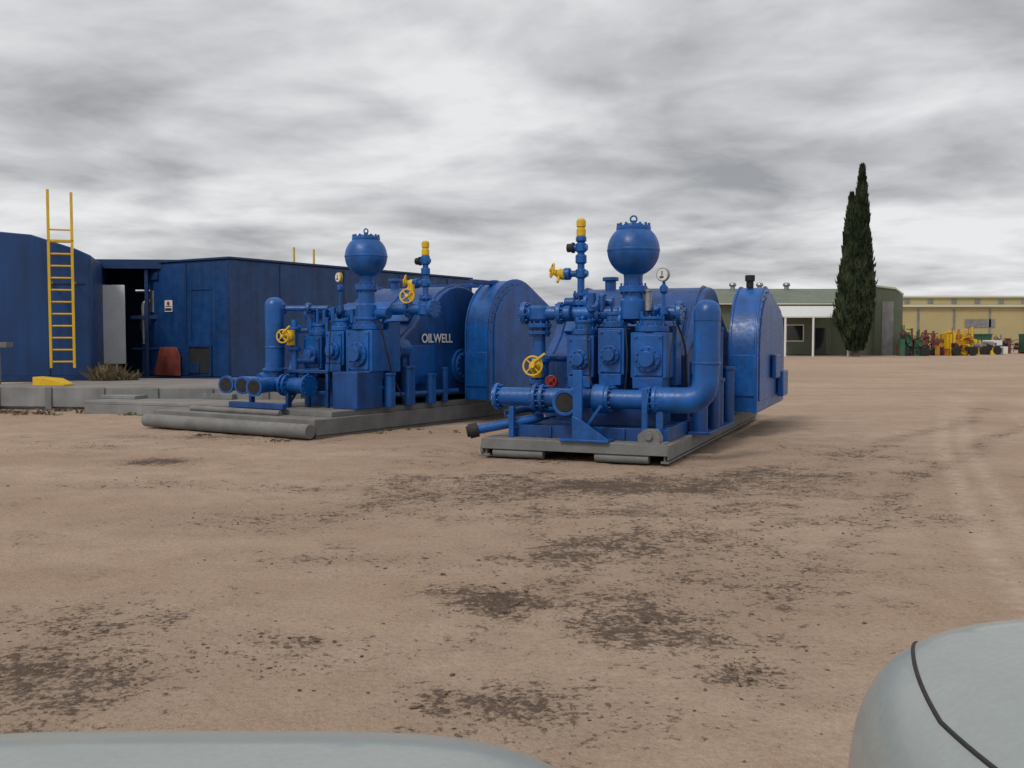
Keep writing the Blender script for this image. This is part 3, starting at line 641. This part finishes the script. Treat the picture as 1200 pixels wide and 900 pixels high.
p.done(0,smooth=False)
# ------------------------------------------------------------------ cars
def car(name,loc,rz,W=.86,Ln=4.4,ZH=.93,base=.5,nl=.9,fa=.86,fb=.93):
    e=empty(name,loc,rz)
    def wid(s):
        a=W*(base+(1-base)*math.sqrt(max(0,1-(1-min(1,s/nl))**2))); q=Ln-s
        b=W*(.75+.25*math.sqrt(max(0,1-(1-min(1,q/.6))**2))); return min(a,b)
    def top(s):
        z=.60+(ZH-.60)*math.sqrt(max(0,1-(1-min(1,s/.42))**2))+.07*min(1,max(0,s-.3)/1.0)
        q=Ln-s; return min(z,.72+(.30)*math.sqrt(max(0,1-(1-min(1,q/.3))**2)))
    zm=.42; ex=.42
    def pt(s,th,lift=0,sg=1):
        w=wid(s);zt=top(s)
        x=(w+lift)*max(0,math.cos(th))**ex; z=zm+(zt-zm+lift)*max(0,math.sin(th))**ex*(1-.06*math.cos(th)**2)
        return V((sg*x,-s,z))
    p=Part('body',CARP,e); ss=[Ln*(.5-.5*math.cos(math.pi*i/110)) for i in range(111)]
    nth=36; rings=[]
    ths=[math.pi/2*(i/nth) for i in range(nth+1)]
    for s in ss:
        ring=[V((-wid(s)*.93,-s,.22)),V((-wid(s)*.99,-s,.3))]+[pt(s,t,0,-1) for t in ths]+[pt(s,t,0,1) for t in ths[::-1][1:]]+[V((wid(s)*.99,-s,.3)),V((wid(s)*.93,-s,.22))]
        rings.append([p.bm.verts.new(v) for v in ring])
    for a,b in zip(rings,rings[1:]):
        for i in range(len(a)-1): p.bm.faces.new((a[i],b[i],b[i+1],a[i+1]))
        p.bm.faces.new((a[-1],b[-1],b[0],a[0]))
    p.bm.faces.new(rings[0]); p.bm.faces.new(rings[-1][::-1]); p.done(0,ang=50)
    p=Part('bonnet_gap',BLK,e)
    for sg in (-1,1):
        pts=[]
        for i in range(30):
            s=.10+1.1*i/29; xx=fa+(fb-fa)*min(1,i/18)
            th=math.acos(min(1,xx)**(1/ex)); pts.append(pt(s,th,.0,sg))
        p.tube(pts,.0045,8)
    pts=[]
    for i in range(25):
        xx=-fa+2*fa*i/24; th=math.acos(max(1e-6,abs(xx))**(1/ex)); pts.append(pt(.10,th,0,1 if xx>0 else -1))
    p.tube(pts,.0045,8); p.done(0)
    def gh(pp,pr,sc):
        A=[];
        for (y,z,w) in pr: A.append([pp.bm.verts.new((-w*sc,y,z)),pp.bm.verts.new((w*sc,y,z))])
        for a,b in zip(A,A[1:]): pp.bm.faces.new((a[0],a[1],b[1],b[0]))
        for k in (0,1): pp.bm.faces.new([a[k] for a in A])
        pp.bm.faces.new((A[0][0],A[0][1],A[-1][1],A[-1][0]))
    p=Part('windows',GLASS,e); gh(p,[(-1.25,.95,W*.86),(-1.95,1.36,W*.70),(-3.3,1.36,W*.70),(-4.0,1.0,W*.84)],1); p.done(.03)
    p=Part('roof',CARP,e); p.extr([(-W*.72,1.35),(W*.72,1.35),(W*.66,1.40),(W*.3,1.42),(-W*.3,1.42),(-W*.66,1.40)],'y',-3.3,-1.92)
    for sg in (-1,1):
        p.tube([(sg*W*.87,-1.22,.96),(sg*W*.72,-1.93,1.375),(sg*W*.72,-3.3,1.375),(sg*W*.86,-4.0,1.0)],.035,8,.1); p.tube([(sg*W*.72,-2.6,1.36),(sg*W*.87,-2.6,.96)],.03,8)
        p.lathe((sg*(W-.02),-1.75,.98),(sg,0,.1),[(.04,0),(.085,.04),(.085,.12),(.04,.16)],12)
    p.done(.01)
    p=Part('wheels',BLK,e)
    for sg in (-1,1):
        for yy in (-.85,-3.5): p.lathe((sg*(W-.17),yy,.31),(sg,0,0),[(.25,0),(.31,.02),(.31,.17),(.27,.19),(.2,.185)],28)
    p.done(.01)
    p=Part('hubcaps',STEEL,e)
    for sg in (-1,1):
        for yy in (-.85,-3.5): p.lathe((sg*(W+.015),yy,.31),(sg,0,0),[(.2,0),(.18,.01),(.05,.02)],20)
    p.done(0)
    p=Part('headlamps',LENS,e)
    for sg in (-1,1): p.box((sg*W*.52,-.035,.52),(.3,.08,.13),Matrix.Rotation(sg*-.25,3,'Z'))
    p.done(.02)
    p=Part('grille',BLK,e); p.bx(-.25,.25,-.02,.015,.44,.56); p.bx(-.4,.4,-.02,.02,.27,.36); p.done(.01)
    return e
car('parked_car',(-.55,1.98,.0),0,W=.82,fa=.9,fb=.95,ZH=.92,base=.6,nl=.7)
car('parked_car',(1.54,2.47,.025),0,W=.92,ZH=.965,base=.46,nl=1.0,fa=.80,fb=.87)
# ------------------------------------------------------------------ world & sun
el,az=R(48),R(215)
w=bpy.data.worlds.new('World'); S.world=w; w.use_nodes=True; nt=w.node_tree; N=nt.nodes; L=nt.links
bg=N['Background']; bg.inputs['Strength'].default_value=.1
sky=N.new('ShaderNodeTexSky'); sky.sky_type='NISHITA'; sky.sun_disc=False; sky.sun_elevation=el; sky.sun_rotation=az
tc=N.new('ShaderNodeTexCoord'); sp=N.new('ShaderNodeSeparateXYZ'); L.new(tc.outputs['Generated'],sp.inputs[0])
zz=mth('ADD',mth('MAXIMUM',sp.outputs['Z'],0.0),.15)
ux=mth('DIVIDE',sp.outputs['X'],zz); uy=mth('DIVIDE',sp.outputs['Y'],zz)
cb=N.new('ShaderNodeCombineXYZ'); L.new(ux,cb.inputs[0]); L.new(uy,cb.inputs[1])
mp=N.new('ShaderNodeMapping'); mp.inputs['Scale'].default_value=(.85,.9,1); mp.inputs['Rotation'].default_value=(0,0,R(12)); mp.inputs['Location'].default_value=(5.3,1.9,0); L.new(cb.outputs[0],mp.inputs[0])
n1=N.new('ShaderNodeTexNoise'); n1.inputs['Scale'].default_value=1.2; n1.inputs['Detail'].default_value=9; n1.inputs['Roughness'].default_value=.55; n1.inputs['Distortion'].default_value=.3; L.new(mp.outputs[0],n1.inputs['Vector'])
n2=N.new('ShaderNodeTexNoise'); n2.inputs['Scale'].default_value=.5; n2.inputs['Detail'].default_value=3; L.new(mp.outputs[0],n2.inputs['Vector'])
n3=N.new('ShaderNodeTexNoise'); n3.inputs['Scale'].default_value=3.4; n3.inputs['Detail'].default_value=7; n3.inputs['Distortion'].default_value=.4; L.new(mp.outputs[0],n3.inputs['Vector'])
f=mth('ADD',mth('ADD',mth('MULTIPLY',n1.outputs['Fac'],.50),mth('MULTIPLY',n2.outputs['Fac'],.32)),mth('MULTIPLY',n3.outputs['Fac'],.18))
f=mth('ADD',f,mrange(sp.outputs['Z'],.0,.35,.03,0))
r=N.new('ShaderNodeValToRGB'); e=r.color_ramp.elements
e[0].position=.405; e[0].color=(.33,.335,.35,1); e[1].position=.585; e[1].color=(.83,.83,.84,1)
q=r.color_ramp.elements.new(.49); q.color=(.56,.565,.58,1)
L.new(f,r.inputs['Fac'])
vm=N.new('ShaderNodeVectorMath'); vm.operation='SCALE'; vm.inputs['Scale'].default_value=10; L.new(r.outputs[0],vm.inputs[0])
mx=N.new('ShaderNodeMixRGB'); mx.inputs[0].default_value=.95; L.new(sky.outputs[0],mx.inputs[1]); L.new(vm.outputs[0],mx.inputs[2]); L.new(mx.outputs[0],bg.inputs['Color'])
sl=bpy.data.lights.new('sun','SUN'); sl.energy=1.4; sl.angle=R(14); sl.color=(1,.96,.9)
so=bpy.data.objects.new('sun',sl); COL.objects.link(so)
d=V((math.sin(az)*math.cos(el),math.cos(az)*math.cos(el),math.sin(el))); so.rotation_euler=d.to_track_quat('Z','Y').to_euler(); so.location=(0,0,30)
S.view_settings.view_transform='Standard'; S.view_settings.look='None'; S.view_settings.exposure=0; S.view_settings.gamma=1
